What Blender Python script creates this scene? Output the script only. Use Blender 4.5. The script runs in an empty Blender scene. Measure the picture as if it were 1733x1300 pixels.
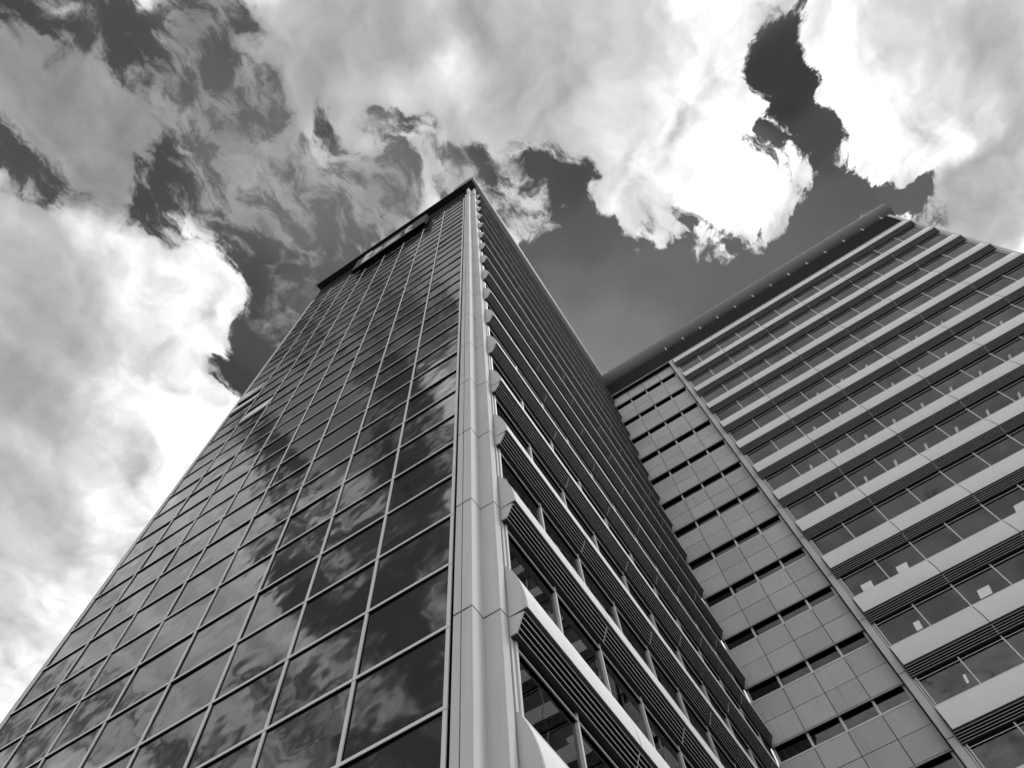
import bpy, bmesh, math, random
import numpy as np
from mathutils import Matrix, Vector

random.seed(7)
scene = bpy.context.scene
col = scene.collection

# ---------------------------------------------------------------- camera
cam_data = bpy.data.cameras.new('camera')
cam = bpy.data.objects.new('camera', cam_data)
col.objects.link(cam)
right = Vector((0.8378020, 0.5430904, -0.0560412))
down = Vector((-0.5217787, 0.7662269, -0.3750244))
fwd = Vector((-0.1607319, 0.3434373, 0.9253195))
m = Matrix.Identity(4)
for i in range(3):
    m[i][0] = right[i]; m[i][1] = -down[i]; m[i][2] = -fwd[i]
m[0][3], m[1][3], m[2][3] = 4.6404, -6.9484, 1.6
cam.matrix_world = m
cam_data.sensor_fit = 'HORIZONTAL'
cam_data.sensor_width = 36.0
cam_data.lens = 36.0 * 1230.4989 / 1733.0
cam_data.clip_start = 0.05
cam_data.clip_end = 6000.0
scene.camera = cam

# ---------------------------------------------------------------- light
SUN_DIR = Vector((0.52, 0.22, 1.0)).normalized()
SUN_STRENGTH = 1.5
sun_data = bpy.data.lights.new('sun', 'SUN')
sun_data.energy = SUN_STRENGTH
sun_data.angle = math.radians(12.0)
sun_data.color = (1.0, 1.0, 1.0)
sun = bpy.data.objects.new('sun', sun_data)
sun.rotation_euler = SUN_DIR.to_track_quat('Z', 'Y').to_euler()
sun.location = (0, 0, 120)
col.objects.link(sun)

scene.view_settings.view_transform = 'Standard'
scene.view_settings.look = 'None'
scene.view_settings.gamma = 1.0
scene.view_settings.use_curve_mapping = False
scene.view_settings.exposure = 0.75
scene.cycles.max_bounces = 8
scene.cycles.transparent_max_bounces = 12
scene.cycles.caustics_reflective = False
scene.cycles.caustics_refractive = False

# ---------------------------------------------------------------- sky
# Broken cloud over a dark (red-filter black and white) sky.  The clouds lie in a
# flat layer overhead: every cloud mass is (x/z, y/z, size, cover, brightness).
VEIL = [
    (0.026, 0.241, 0.0228, 0.042), (0.002, 0.305, 0.0316, 0.06972), (-0.047, 0.389, 0.0333, 0.1134), (0.01, 0.395, 0.033, 0.1008), (0.073, 0.352, 0.0318, 0.0672), (0.104, 0.384, 0.0321, 0.063),
    (0.18, 0.424, 0.0322, 0.0588), (0.245, 0.426, 0.0317, 0.0546), (0.319, 0.425, 0.0312, 0.0504), (0.367, 0.399, 0.0253, 0.0378), (0.444, 0.45, 0.0255, 0.0462), (0.369, 0.196, 0.0273, 0),
    (0.345, 0.248, 0.0188, 0), (0.35, 0.314, 0.0195, 0.0168), (0.042, 0.175, 0.0195, 0.02268), (0.009, 0.108, 0.019, 0.0252), (-0.383, -0.122, 0.0231, 0.0252), (-0.445, -0.099, 0.019, 0.0252),
    (-0.398, 0.058, 0.0204, 0.0252), (-0.506, 0.134, 0.0272, 0.0168), (-0.417, 0.118, 0.0212, 0.0294), (-0.34, 0.076, 0.0203, 0.0504), (-0.321, -0.28, 0.025, 0.0294), (-0.395, -0.358, 0.0203, 0.0252),
    (-0.533, -0.247, 0.0225, 0.0336), (-0.512, -0.189, 0.0184, 0.0336), (-0.273, -0.178, 0.0262, 0.0588), (-0.212, -0.225, 0.0209, 0.042), (-0.289, -0.104, 0.0274, 0.0714), (-0.296, -0.038, 0.0284, 0.0714),
    (-0.36, -0.034, 0.0193, 0.042), (-0.36, 0.014, 0.0198, 0.0336), (-0.251, -0.008, 0.0286, 0.084), (-0.259, 0.052, 0.0246, 0.0714), (-0.195, 0.02, 0.0286, 0.0924), (-0.151, 0.039, 0.0191, 0.0756),
    (-0.137, -0.005, 0.0185, 0.084), (-0.16, -0.063, 0.0158, 0.0336), (-0.084, -0.001, 0.0183, 0.0504), (-0.11, 0.048, 0.0189, 0.0756), (-0.071, 0.074, 0.019, 0.0756), (-0.028, 0.08, 0.0142, 0.0336),
    (-0.216, -0.099, 0.0224, 0.0756),
]
CLOUDS = [
    (-0.395, -0.358, 0.0183, 0.3, 0.117), (-0.369, -0.319, 0.0165, 0.3, 0.117), (-0.327, -0.284, 0.0229, 0.25, 0.103), (-0.444, -0.321, 0.0252, 0.85, 0.159), (-0.427, -0.262, 0.0347, 1, 0.168),
    (-0.472, -0.266, 0.0262, 0.95, 0.168), (-0.403, -0.196, 0.0268, 0.9, 0.154), (-0.462, -0.156, 0.0278, 0.85, 0.15), (-0.526, -0.259, 0.0178, 0.2, 0.117), (-0.52, -0.221, 0.0182, 0.35, 0.14),
    (-0.511, -0.184, 0.0162, 0.25, 0.14), (-0.555, -0.227, 0.016, 0.25, 0.14), (-0.393, -0.138, 0.0184, 0.3, 0.14), (-0.381, -0.112, 0.0209, 0.32, 0.15), (-0.346, -0.107, 0.0162, 0.42, 0.159),
    (-0.454, -0.101, 0.0167, 0.3, 0.14), (-0.435, -0.065, 0.0193, 0.15, 0.14), (-0.322, -0.218, 0.0194, 0.55, 0.14), (-0.267, -0.206, 0.0236, 0.5, 0.122), (-0.212, -0.225, 0.023, 0.45, 0.122),
    (-0.295, -0.142, 0.0224, 0.5, 0.131), (-0.235, -0.145, 0.0198, 0.45, 0.131), (-0.315, -0.164, 0.02, 0.6, 0.168), (-0.294, -0.099, 0.0229, 0.52, 0.159), (-0.241, -0.116, 0.0179, 0.42, 0.117),
    (-0.248, -0.06, 0.0208, 0.62, 0.187), (-0.361, -0.044, 0.0216, 0.4, 0.14), (-0.355, 0.007, 0.0197, 0.3, 0.131), (-0.308, 0, 0.0218, 0.45, 0.15), (-0.251, -0.008, 0.0238, 0.56, 0.154),
    (-0.259, 0.052, 0.0246, 0.45, 0.117), (-0.186, 0.008, 0.0213, 0.6, 0.196), (-0.196, 0.047, 0.0242, 0.55, 0.159), (-0.322, 0.079, 0.0228, 0.3, 0.11), (-0.156, 0.045, 0.0191, 0.5, 0.159),
    (-0.391, 0.062, 0.0179, 0.05, 0.165), (-0.443, 0.111, 0.0186, 0.05, 0.165), (-0.388, 0.096, 0.0208, 0.25, 0.138), (-0.51, 0.131, 0.0152, -0.1, 0.165), (-0.485, 0.148, 0.0164, -0.1, 0.165),
    (-0.55, -0.192, 0.014, 0.5, 0.234), (-0.594, -0.17, 0.0285, 1.1, 0.304), (-0.517, -0.142, 0.0142, 0.95, 0.562), (-0.505, -0.102, 0.0169, 1.05, 0.621), (-0.407, -0.051, 0.0155, 1, 0.611),
    (-0.405, -0.006, 0.0149, 0.9, 0.689), (-0.456, -0.031, 0.0198, 1.2, 0.604), (-0.437, 0.042, 0.0143, 1, 0.689), (-0.513, -0.049, 0.0249, 1.2, 0.568), (-0.578, -0.092, 0.0346, 1.2, 0.304),
    (-0.654, -0.093, 0.0352, 1.2, 0.275), (-0.499, 0.052, 0.0261, 1.2, 0.672), (-0.56, 0.011, 0.0311, 1.2, 0.447), (-0.639, -0.021, 0.0364, 1.2, 0.304), (-0.486, 0.092, 0.0133, 0.8, 0.689),
    (-0.758, -0.027, 0.0373, 1.2, 0.209), (-0.738, 0.043, 0.0274, 1.2, 0.231), (-0.548, 0.105, 0.019, 1.1, 0.672), (-0.608, 0.086, 0.0327, 1.2, 0.604), (-0.676, 0.062, 0.0328, 1.2, 0.487),
    (-0.565, 0.15, 0.0222, 1.2, 0.689), (-0.696, 0.142, 0.0399, 1.2, 0.447), (-0.66, 0.191, 0.029, 1.2, 0.672), (-0.802, 0.118, 0.0404, 1.2, 0.337), (-0.881, 0.1, 0.0408, 1.2, 0.264),
    (-0.804, 0.217, 0.0423, 1.2, 0.604), (-0.931, 0.195, 0.043, 1.2, 0.337), (-1.052, 0.249, 0.0517, 1.2, 0.409), (-0.976, 0.289, 0.0388, 1.2, 0.604), (-1.17, 0.346, 0.0483, 1.2, 0.568),
    (-0.139, -0.171, 0.019, 0.95, 0.29), (-0.186, -0.17, 0.015, 0.9, 0.257), (-0.176, -0.148, 0.013, 0.9, 0.234), (-0.098, -0.153, 0.0211, 1.1, 0.248), (-0.148, -0.113, 0.0219, 1, 0.196),
    (-0.124, -0.073, 0.0178, 1, 0.29), (-0.046, -0.103, 0.0257, 1.2, 0.231), (-0, -0.042, 0.0175, 1.2, 0.528), (-0.053, -0.044, 0.0178, 1.15, 0.379), (-0.003, -0.011, 0.0178, 1.2, 0.409),
    (0.052, -0.04, 0.026, 1.2, 0.231), (0.051, 0.015, 0.0268, 1.2, 0.264), (-0.044, -0.005, 0.0158, 0.95, 0.337), (-0.014, 0.032, 0.016, 0.9, 0.275), (-0.157, -0.066, 0.0126, 0.12, 0.187),
    (-0.147, -0.042, 0.0114, 0.15, 0.234), (-0.105, -0.023, 0.0114, 0.25, 0.234), (-0.066, -0.006, 0.01, 0.25, 0.275), (-0.133, -0.011, 0.0129, 0.6, 0.29), (-0.08, 0.019, 0.0102, 0.7, 0.409),
    (-0.084, 0.052, 0.0118, 0.66, 0.337), (-0.114, 0.028, 0.0131, 0.4, 0.275), (-0.137, 0.039, 0.0133, 0.35, 0.187), (-0.037, 0.065, 0.0131, 0.25, 0.22), (-0.023, 0.087, 0.0133, 0.2, 0.22),
    (0.007, 0.112, 0.0133, 0.2, 0.275), (-0.075, 0.08, 0.0119, 0.5, 0.248), (-0.031, 0.127, 0.0136, 0.6, 0.304), (-0.004, 0.136, 0.0106, 0.66, 0.35), (-0.035, 0.162, 0.0138, 0.58, 0.275),
    (-0.002, 0.193, 0.0124, 0.42, 0.275), (0.001, 0.158, 0.0088, 0.4, 0.275), (0.04, 0.133, 0.0119, 0.45, 0.337), (0.033, 0.16, 0.0136, 0.1, 0.275), (0.059, 0.178, 0.0117, 0.1, 0.275),
    (0.12, 0.004, 0.0305, 1.2, 0.304), (0.096, 0.086, 0.0275, 1.2, 0.304), (0.042, 0.086, 0.0209, 1.1, 0.275), (0.202, 0.056, 0.0307, 1.2, 0.35), (0.147, 0.137, 0.0279, 1.2, 0.409),
    (0.085, 0.135, 0.0165, 1, 0.35), (0.265, 0.097, 0.0265, 1.2, 0.586), (0.229, 0.165, 0.0278, 1.2, 0.639), (0.164, 0.219, 0.0291, 1.2, 0.639), (0.1, 0.186, 0.0194, 1.1, 0.487),
    (0.297, 0.15, 0.0203, 1.2, 0.689), (0.272, 0.218, 0.0212, 1.2, 0.72), (0.232, 0.263, 0.0244, 1.2, 0.72), (0.331, 0.115, 0.0154, 1.1, 0.568), (0.064, 0.218, 0.0169, 1, 0.528),
    (0.076, 0.245, 0.0171, 1, 0.568), (0.084, 0.265, 0.0172, 0.95, 0.604), (0.089, 0.297, 0.0144, 0.72, 0.604), (0.072, 0.286, 0.0123, 0.75, 0.586), (0.111, 0.283, 0.0142, 0.8, 0.604),
    (0.132, 0.263, 0.0175, 1, 0.639), (0.151, 0.295, 0.0111, 0.55, 0.568), (0.11, 0.268, 0.0091, 0.55, 0.487), (0.2, 0.308, 0.0201, 1.05, 0.672), (0.238, 0.323, 0.0176, 0.95, 0.639),
    (0.276, 0.339, 0.0151, 0.8, 0.586), (0.3, 0.355, 0.0131, 0.72, 0.568), (0.262, 0.368, 0.0153, 0.66, 0.487), (0.307, 0.322, 0.0119, 0.7, 0.586), (0.241, 0.374, 0.0129, 0.55, 0.487),
    (0.167, 0.354, 0.0145, 0.6, 0.528), (0.145, 0.36, 0.0115, 0.5, 0.409), (0.183, 0.38, 0.0115, 0.45, 0.409), (0.184, 0.341, 0.0134, 0.6, 0.568), (0.145, 0.325, 0.0103, 0.3, 0.409),
    (0.215, 0.391, 0.0115, 0.4, 0.409), (0.37, 0.156, 0.0111, 0.05, 0.487), (0.376, 0.189, 0.0126, -0.15, 0.487), (0.354, 0.22, 0.0129, -0.1, 0.487), (0.361, 0.25, 0.0103, 0, 0.487),
    (0.335, 0.178, 0.0073, 0.45, 0.568), (0.318, 0.222, 0.0117, 0.62, 0.586), (0.315, 0.255, 0.0119, 0.5, 0.568), (0.337, 0.274, 0.0105, 0.35, 0.409), (0.279, 0.267, 0.0121, 0.5, 0.604),
    (0.311, 0.302, 0.0122, 0.62, 0.604), (0.35, 0.304, 0.0121, 0.2, 0.487), (0.353, 0.338, 0.0138, 0.05, 0.487), (0.321, 0.34, 0.0109, 0.5, 0.568), (0.37, 0.391, 0.0176, -0.1, 0.487),
    (0.335, 0.388, 0.0178, -0.1, 0.487), (0.412, 0.419, 0.0152, -0.1, 0.487), (0.449, 0.448, 0.0143, -0.1, 0.487), (0.305, 0.426, 0.0182, -0.1, 0.487), (0.383, 0.434, 0.0103, 0.62, 0.275),
    (0.259, 0.415, 0.0183, -0.1, 0.337), (0.198, 0.426, 0.015, 0.1, 0.337), (0.016, 0.234, 0.0142, -0.1, 0.337), (-0.022, 0.249, 0.0206, -0.2, 0.275), (0.007, 0.298, 0.0262, -0.2, 0.275),
    (0.059, 0.343, 0.0265, -0.2, 0.275), (0.108, 0.376, 0.024, -0.2, 0.275), (-0.007, 0.373, 0.0327, -0.2, 0.275), (0.062, 0.408, 0.0328, -0.2, 0.275), (0.143, 0.42, 0.0216, -0.1, 0.275),
    (0.024, 0.269, 0.0144, -0.15, 0.275), (0.034, 0.189, 0.0138, 0.05, 0.275), (0.374, 0.167, 0.0205, -0.25, 0.487), (0.37, 0.148, 0.0133, -0.1, 0.487), (0.369, 0.196, 0.0191, -0.25, 0.487),
    (0.354, 0.22, 0.0185, -0.2, 0.487), (0.351, 0.252, 0.016, -0.1, 0.487), (0.358, 0.181, 0.0136, -0.2, 0.487), (0.379, 0.219, 0.011, -0.2, 0.487), (0.359, 0.293, 0.0144, 0, 0.487),
    (0.319, 0.284, 0.0169, 0.45, 0.528), (0.283, 0.306, 0.0148, 0.6, 0.604), (0.339, 0.262, 0.0119, 0.25, 0.409), (0.376, 0.127, 0.0109, 0.9, 0.337), (0.417, 0.163, 0.0132, 1, 0.447),
    (0.407, 0.204, 0.0113, 1, 0.672), (0.447, 0.206, 0.0179, 1.2, 0.604), (0.399, 0.241, 0.0116, 0.95, 0.689), (0.394, 0.272, 0.0104, 0.95, 0.487), (0.43, 0.269, 0.0186, 1.2, 0.639),
    (0.377, 0.291, 0.0105, 0.95, 0.705), (0.386, 0.332, 0.0122, 0.95, 0.705), (0.411, 0.335, 0.017, 1.2, 0.72), (0.418, 0.381, 0.0109, 0.85, 0.705), (0.457, 0.393, 0.0173, 1.15, 0.735),
    (0.504, 0.405, 0.0197, 1.15, 0.705), (0.478, 0.429, 0.011, 0.9, 0.672), (0.545, 0.396, 0.0169, 1.1, 0.586), (0.482, 0.328, 0.0214, 1.2, 0.586), (0.479, 0.251, 0.0228, 1.2, 0.447),
    (0.536, 0.271, 0.0272, 1.2, 0.304), (0.602, 0.314, 0.0274, 1.2, 0.275), (0.546, 0.336, 0.0234, 1.2, 0.409), (0.595, 0.385, 0.0238, 1.2, 0.323), (0.569, 0.438, 0.0197, 1.15, 0.275),
    (0.519, 0.461, 0.0151, 1, 0.286), (0.481, 0.493, 0.0145, 0.95, 0.275), (0.551, 0.52, 0.0258, 1.15, 0.275), (0.506, 0.549, 0.0212, 1.1, 0.275), (0.452, 0.499, 0.0115, 0.4, 0.275),
    (-0.348, -0.395, 0.0288, 0.209, 0.435), (-0.551, -0.292, 0.0251, 0.424, 0.435), (-0.487, -0.4, 0.026, 0.768, 0.546), (-0.433, -0.451, 0.0301, 0.166, 0.435), (-0.539, -0.377, 0.0223, 0.725, 0.546),
    (-0.584, -0.345, 0.0259, 0.295, 0.435), (-0.643, -0.304, 0.0294, 0.811, 0.509), (-0.693, -0.39, 0.027, 0.94, 0.601), (-0.731, -0.336, 0.0304, 0.768, 0.509), (-0.639, -0.442, 0.025, 0.123, 0.435),
    (-0.661, -0.499, 0.0241, 0.166, 0.435), (-0.571, -0.462, 0.0233, 0.381, 0.472), (-0.524, -0.51, 0.0354, 0.166, 0.435), (-0.455, -0.545, 0.0315, 0.209, 0.435), (-0.839, -0.386, 0.0397, 0.854, 0.509),
    (-0.786, -0.454, 0.0324, 0.897, 0.546), (-0.945, -0.431, 0.0413, 0.854, 0.49), (-0.787, -0.529, 0.0334, 0.768, 0.527), (-0.804, -0.612, 0.0347, 0.553, 0.509), (-0.747, -0.606, 0.0299, 0.768, 0.601),
    (-0.666, -0.616, 0.0296, 0.295, 0.472), (-0.587, -0.611, 0.0374, 0.166, 0.435), (-0.538, -0.662, 0.0336, 0.295, 0.435), (-0.764, -0.692, 0.0356, 0.338, 0.435), (-0.714, -0.763, 0.0362, 0.553, 0.527),
    (-0.63, -0.79, 0.0361, 0.166, 0.435), (-0.713, -0.87, 0.0472, 0.166, 0.398), (-0.808, -0.817, 0.0377, 0.338, 0.435), (-1.079, -0.445, 0.0299, 0.338, 0.435), (-1.143, -0.481, 0.0307, 0.295, 0.435),
    (-1.089, -0.539, 0.0355, 0.682, 0.509), (-1.227, -0.454, 0.0397, 0.51, 0.435), (-0.986, -0.546, 0.0393, 0.768, 0.49), (-0.957, -0.636, 0.0405, 0.682, 0.509), (-1.055, -0.652, 0.0369, 0.424, 0.435),
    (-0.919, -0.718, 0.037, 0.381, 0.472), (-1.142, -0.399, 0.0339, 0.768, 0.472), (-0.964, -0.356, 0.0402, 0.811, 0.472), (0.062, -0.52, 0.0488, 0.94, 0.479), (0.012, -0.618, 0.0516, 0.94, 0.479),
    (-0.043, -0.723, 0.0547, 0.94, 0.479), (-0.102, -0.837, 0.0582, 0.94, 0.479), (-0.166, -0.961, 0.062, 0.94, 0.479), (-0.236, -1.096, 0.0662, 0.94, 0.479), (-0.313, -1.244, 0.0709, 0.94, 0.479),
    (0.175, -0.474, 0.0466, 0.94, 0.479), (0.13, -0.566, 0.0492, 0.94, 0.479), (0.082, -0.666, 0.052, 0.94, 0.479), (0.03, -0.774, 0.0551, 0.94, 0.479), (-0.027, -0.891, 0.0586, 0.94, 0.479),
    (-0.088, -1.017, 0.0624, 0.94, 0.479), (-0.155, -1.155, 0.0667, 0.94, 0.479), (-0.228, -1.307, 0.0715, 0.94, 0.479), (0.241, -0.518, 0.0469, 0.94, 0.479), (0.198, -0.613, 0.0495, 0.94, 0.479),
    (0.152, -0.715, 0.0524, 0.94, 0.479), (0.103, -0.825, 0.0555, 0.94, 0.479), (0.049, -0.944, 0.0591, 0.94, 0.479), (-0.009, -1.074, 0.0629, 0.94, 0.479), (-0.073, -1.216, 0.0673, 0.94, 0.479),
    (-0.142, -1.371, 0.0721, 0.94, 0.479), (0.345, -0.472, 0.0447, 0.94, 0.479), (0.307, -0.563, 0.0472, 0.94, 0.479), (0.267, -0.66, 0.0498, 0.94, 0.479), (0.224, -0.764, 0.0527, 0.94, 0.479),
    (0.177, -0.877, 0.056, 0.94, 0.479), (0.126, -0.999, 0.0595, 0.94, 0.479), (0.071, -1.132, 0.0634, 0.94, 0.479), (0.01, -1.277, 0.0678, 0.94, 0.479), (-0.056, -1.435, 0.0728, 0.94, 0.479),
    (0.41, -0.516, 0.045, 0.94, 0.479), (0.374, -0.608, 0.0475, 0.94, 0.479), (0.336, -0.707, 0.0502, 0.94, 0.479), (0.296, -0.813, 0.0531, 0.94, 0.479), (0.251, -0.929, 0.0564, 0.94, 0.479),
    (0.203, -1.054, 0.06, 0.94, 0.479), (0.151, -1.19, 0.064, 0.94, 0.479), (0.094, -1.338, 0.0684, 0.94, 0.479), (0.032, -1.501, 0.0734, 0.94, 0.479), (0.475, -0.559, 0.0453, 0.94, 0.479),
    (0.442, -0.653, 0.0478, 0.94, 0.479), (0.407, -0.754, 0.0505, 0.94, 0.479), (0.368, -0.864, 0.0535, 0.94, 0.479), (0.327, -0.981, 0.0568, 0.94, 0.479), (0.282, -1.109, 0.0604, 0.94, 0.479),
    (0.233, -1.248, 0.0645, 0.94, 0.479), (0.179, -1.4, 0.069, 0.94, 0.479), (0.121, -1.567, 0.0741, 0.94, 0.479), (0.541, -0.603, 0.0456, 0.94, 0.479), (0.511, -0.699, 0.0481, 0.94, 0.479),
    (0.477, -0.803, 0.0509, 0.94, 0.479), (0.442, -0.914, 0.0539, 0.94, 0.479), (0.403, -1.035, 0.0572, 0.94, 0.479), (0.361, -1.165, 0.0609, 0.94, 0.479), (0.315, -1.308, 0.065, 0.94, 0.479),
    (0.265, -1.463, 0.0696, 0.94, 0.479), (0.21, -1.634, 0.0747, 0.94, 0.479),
]
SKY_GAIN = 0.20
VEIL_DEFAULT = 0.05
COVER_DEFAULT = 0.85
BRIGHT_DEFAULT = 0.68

world = bpy.data.worlds.new('World')
scene.world = world
world.use_nodes = True
wt = world.node_tree
wt.nodes.clear()


def wn(kind, **kw):
    n = wt.nodes.new(kind)
    for k, v in kw.items():
        setattr(n, k, v)
    return n


def wmath(op, a, b=None, c=None, clamp=False):
    n = wn('ShaderNodeMath', operation=op, use_clamp=clamp)
    for i, v in enumerate((a, b, c)):
        if v is None:
            continue
        if isinstance(v, (int, float)):
            n.inputs[i].default_value = v
        else:
            wt.links.new(v, n.inputs[i])
    return n.outputs[0]


def wvec(op, a, b=None, c=None, out=0):
    n = wn('ShaderNodeVectorMath', operation=op)
    for i, v in enumerate((a, b, c)):
        if v is None:
            continue
        if isinstance(v, (tuple, list)):
            n.inputs[i].default_value = v
        else:
            wt.links.new(v, n.inputs[i])
    return n.outputs[out]


def wnoise(vec, scale, detail, rough, lac=2.0, dist=0.0):
    n = wn('ShaderNodeTexNoise', noise_dimensions='2D')
    wt.links.new(vec, n.inputs['Vector'])
    n.inputs['Scale'].default_value = scale
    n.inputs['Detail'].default_value = detail
    n.inputs['Roughness'].default_value = rough
    n.inputs['Lacunarity'].default_value = lac
    n.inputs['Distortion'].default_value = dist
    return n


def wsmooth(v, lo, hi, a=0.0, b=1.0):
    n = wn('ShaderNodeMapRange', interpolation_type='SMOOTHSTEP')
    wt.links.new(v, n.inputs['Value'])
    n.inputs['From Min'].default_value = lo
    n.inputs['From Max'].default_value = hi
    n.inputs['To Min'].default_value = a
    n.inputs['To Max'].default_value = b
    return n.outputs['Result']


tc = wn('ShaderNodeTexCoord')
direction = tc.outputs['Generated']
sep = wn('ShaderNodeSeparateXYZ')
wt.links.new(direction, sep.inputs[0])
zc = wmath('MAXIMUM', sep.outputs['Z'], 0.16)
comb = wn('ShaderNodeCombineXYZ')
wt.links.new(wmath('DIVIDE', sep.outputs['X'], zc), comb.inputs['X'])
wt.links.new(wmath('DIVIDE', sep.outputs['Y'], zc), comb.inputs['Y'])
layer = comb.outputs[0]
# billowing: the layer coordinates are pushed about by turbulence
warp_n = wnoise(layer, 8.0, 6.0, 0.5)
warp = wvec('SCALE', wvec('SUBTRACT', warp_n.outputs['Color'], (0.5, 0.5, 0.5)))
warp.node.inputs['Scale'].default_value = 0.10
layer_w = wvec('MULTIPLY', wvec('ADD', layer, warp), (1.0, 1.0, 0.0))

# The map of cloud masses is smooth, so it factors into a few products of curves
# of x and curves of y (far cheaper to evaluate than one node per cloud mass).
X0, X1, Y0, Y1, NG = -1.50, 0.85, -1.30, 0.80, 150
gx = np.linspace(X0, X1, NG)
gy = np.linspace(Y0, Y1, NG)
GX, GY = np.meshgrid(gx, gy, indexing='ij')
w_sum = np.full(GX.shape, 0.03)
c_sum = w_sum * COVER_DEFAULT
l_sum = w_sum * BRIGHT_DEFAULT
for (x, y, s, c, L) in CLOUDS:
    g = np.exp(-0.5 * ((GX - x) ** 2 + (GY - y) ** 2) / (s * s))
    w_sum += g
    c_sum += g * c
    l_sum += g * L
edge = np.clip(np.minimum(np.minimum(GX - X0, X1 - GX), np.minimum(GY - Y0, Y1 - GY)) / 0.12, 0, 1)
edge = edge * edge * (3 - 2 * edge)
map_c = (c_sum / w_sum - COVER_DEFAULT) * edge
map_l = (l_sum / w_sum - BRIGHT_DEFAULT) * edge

# thin high veil over the clear sky
v_w = np.full(GX.shape, 0.05)
v_sum = v_w * VEIL_DEFAULT
for (x, y, s, q) in VEIL:
    g = np.exp(-0.5 * ((GX - x) ** 2 + (GY - y) ** 2) / (s * s))
    v_w += g
    v_sum += g * q
map_v = (v_sum / v_w - VEIL_DEFAULT) * edge

sepw = wn('ShaderNodeSeparateXYZ')
wt.links.new(layer_w, sepw.inputs[0])
u = wmath('DIVIDE', wmath('SUBTRACT', sepw.outputs['X'], X0), X1 - X0, clamp=True)
v = wmath('DIVIDE', wmath('SUBTRACT', sepw.outputs['Y'], Y0), Y1 - Y0, clamp=True)


def curves3(coord, rows):
    """Three functions of one coordinate, sampled at NG points."""
    cc = wn('ShaderNodeCombineXYZ')
    for i in range(3):
        wt.links.new(coord, cc.inputs[i])
    n = wn('ShaderNodeRGBCurve')
    mp = n.mapping
    mp.use_clip = False
    mp.extend = 'HORIZONTAL'
    for i in range(3):
        cv = mp.curves[i]
        pts = cv.points
        for _ in range(NG - 2):
            pts.new(0.5, 0.5)
        for k in range(NG):
            pts[k].location = (k / (NG - 1), float(rows[i][k]))
    mp.update()
    wt.links.new(cc.outputs[0], n.inputs['Color'])
    return n.outputs['Color']


def separable(field, rank, default):
    U, S, V = np.linalg.svd(field)
    total = None
    for r in range(0, rank, 3):
        rt = np.sqrt(S[r:r + 3])
        A = (U[:, r:r + 3] * rt).T
        B = (V[r:r + 3, :].T * rt).T
        dot = wvec('DOT_PRODUCT', curves3(u, A), curves3(v, B), out=1)
        total = wmath('ADD', dot, total if total is not None else default)
    return total


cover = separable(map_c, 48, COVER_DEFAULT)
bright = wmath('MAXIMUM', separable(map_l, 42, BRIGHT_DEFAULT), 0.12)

layer_f = wvec('ADD', layer, wvec('MULTIPLY', warp, (0.3, 0.3, 0.0)))
veil = wmath('MAXIMUM', separable(map_v, 15, VEIL_DEFAULT), 0.0)

fine = wnoise(layer_f, 9.0, 11.0, 0.64, 2.1, 0.0).outputs['Fac']
soft = wnoise(layer, 6.0, 5.0, 0.5, 2.0, 0.4).outputs['Fac']
# streaks drawn out by the wind, mostly where the cloud is thin
rot = wn('ShaderNodeMapping')
rot.inputs['Rotation'].default_value = (0.0, 0.0, math.radians(-38.0))
rot.inputs['Scale'].default_value = (40.0, 24.0, 1.0)
wt.links.new(layer_w, rot.inputs['Vector'])
streak = wnoise(rot.outputs[0], 1.0, 7.0, 0.62).outputs['Fac']
thin = wmath('SUBTRACT', 1.0, wmath('MULTIPLY', wmath('ABSOLUTE', wmath('SUBTRACT', cover, 0.5)), 2.0), clamp=True)
dens = wmath('ADD', cover, wmath('MULTIPLY', wmath('SUBTRACT', fine, 0.5), 1.7))
dens = wmath('ADD', dens, wmath('MULTIPLY', wmath('MULTIPLY', wmath('SUBTRACT', streak, 0.5), 2.3), thin))
crisp = wsmooth(bright, 0.34, 0.56)
edge_lo = wmath('ADD', 0.24, wmath('MULTIPLY', crisp, 0.11))
edge_hi = wmath('SUBTRACT', 0.80, wmath('MULTIPLY', crisp, 0.14))
amap = wn('ShaderNodeMapRange', interpolation_type='SMOOTHSTEP')
for sock, name_ in ((dens, 'Value'), (edge_lo, 'From Min'), (edge_hi, 'From Max')):
    wt.links.new(sock, amap.inputs[name_])
alpha = amap.outputs['Result']
# billows: the side of each billow that faces the sun is brighter
toward = wvec('ADD', layer_w, (0.020, 0.010, 0.0))
bil1 = wnoise(layer_w, 7.0, 4.0, 0.50, 2.1, 0.0).outputs['Fac']
bil2 = wnoise(toward, 7.0, 4.0, 0.50, 2.1, 0.0).outputs['Fac']
relief = wmath('SUBTRACT', bil1, bil2)
shade = wmath('ADD', 1.0, wmath('MULTIPLY', wmath('SUBTRACT', soft, 0.5), 0.55))
shade = wmath('ADD', shade, wmath('MULTIPLY', relief, wmath('ADD', 1.0, wmath('MULTIPLY', crisp, 0.9))))
shade = wmath('ADD', shade, wmath('MULTIPLY', wmath('SUBTRACT', streak, 0.5), wmath('MULTIPLY', thin, 0.7)))
cloud_l = wmath('MAXIMUM', wmath('MULTIPLY', bright, shade), 0.05)

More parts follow.
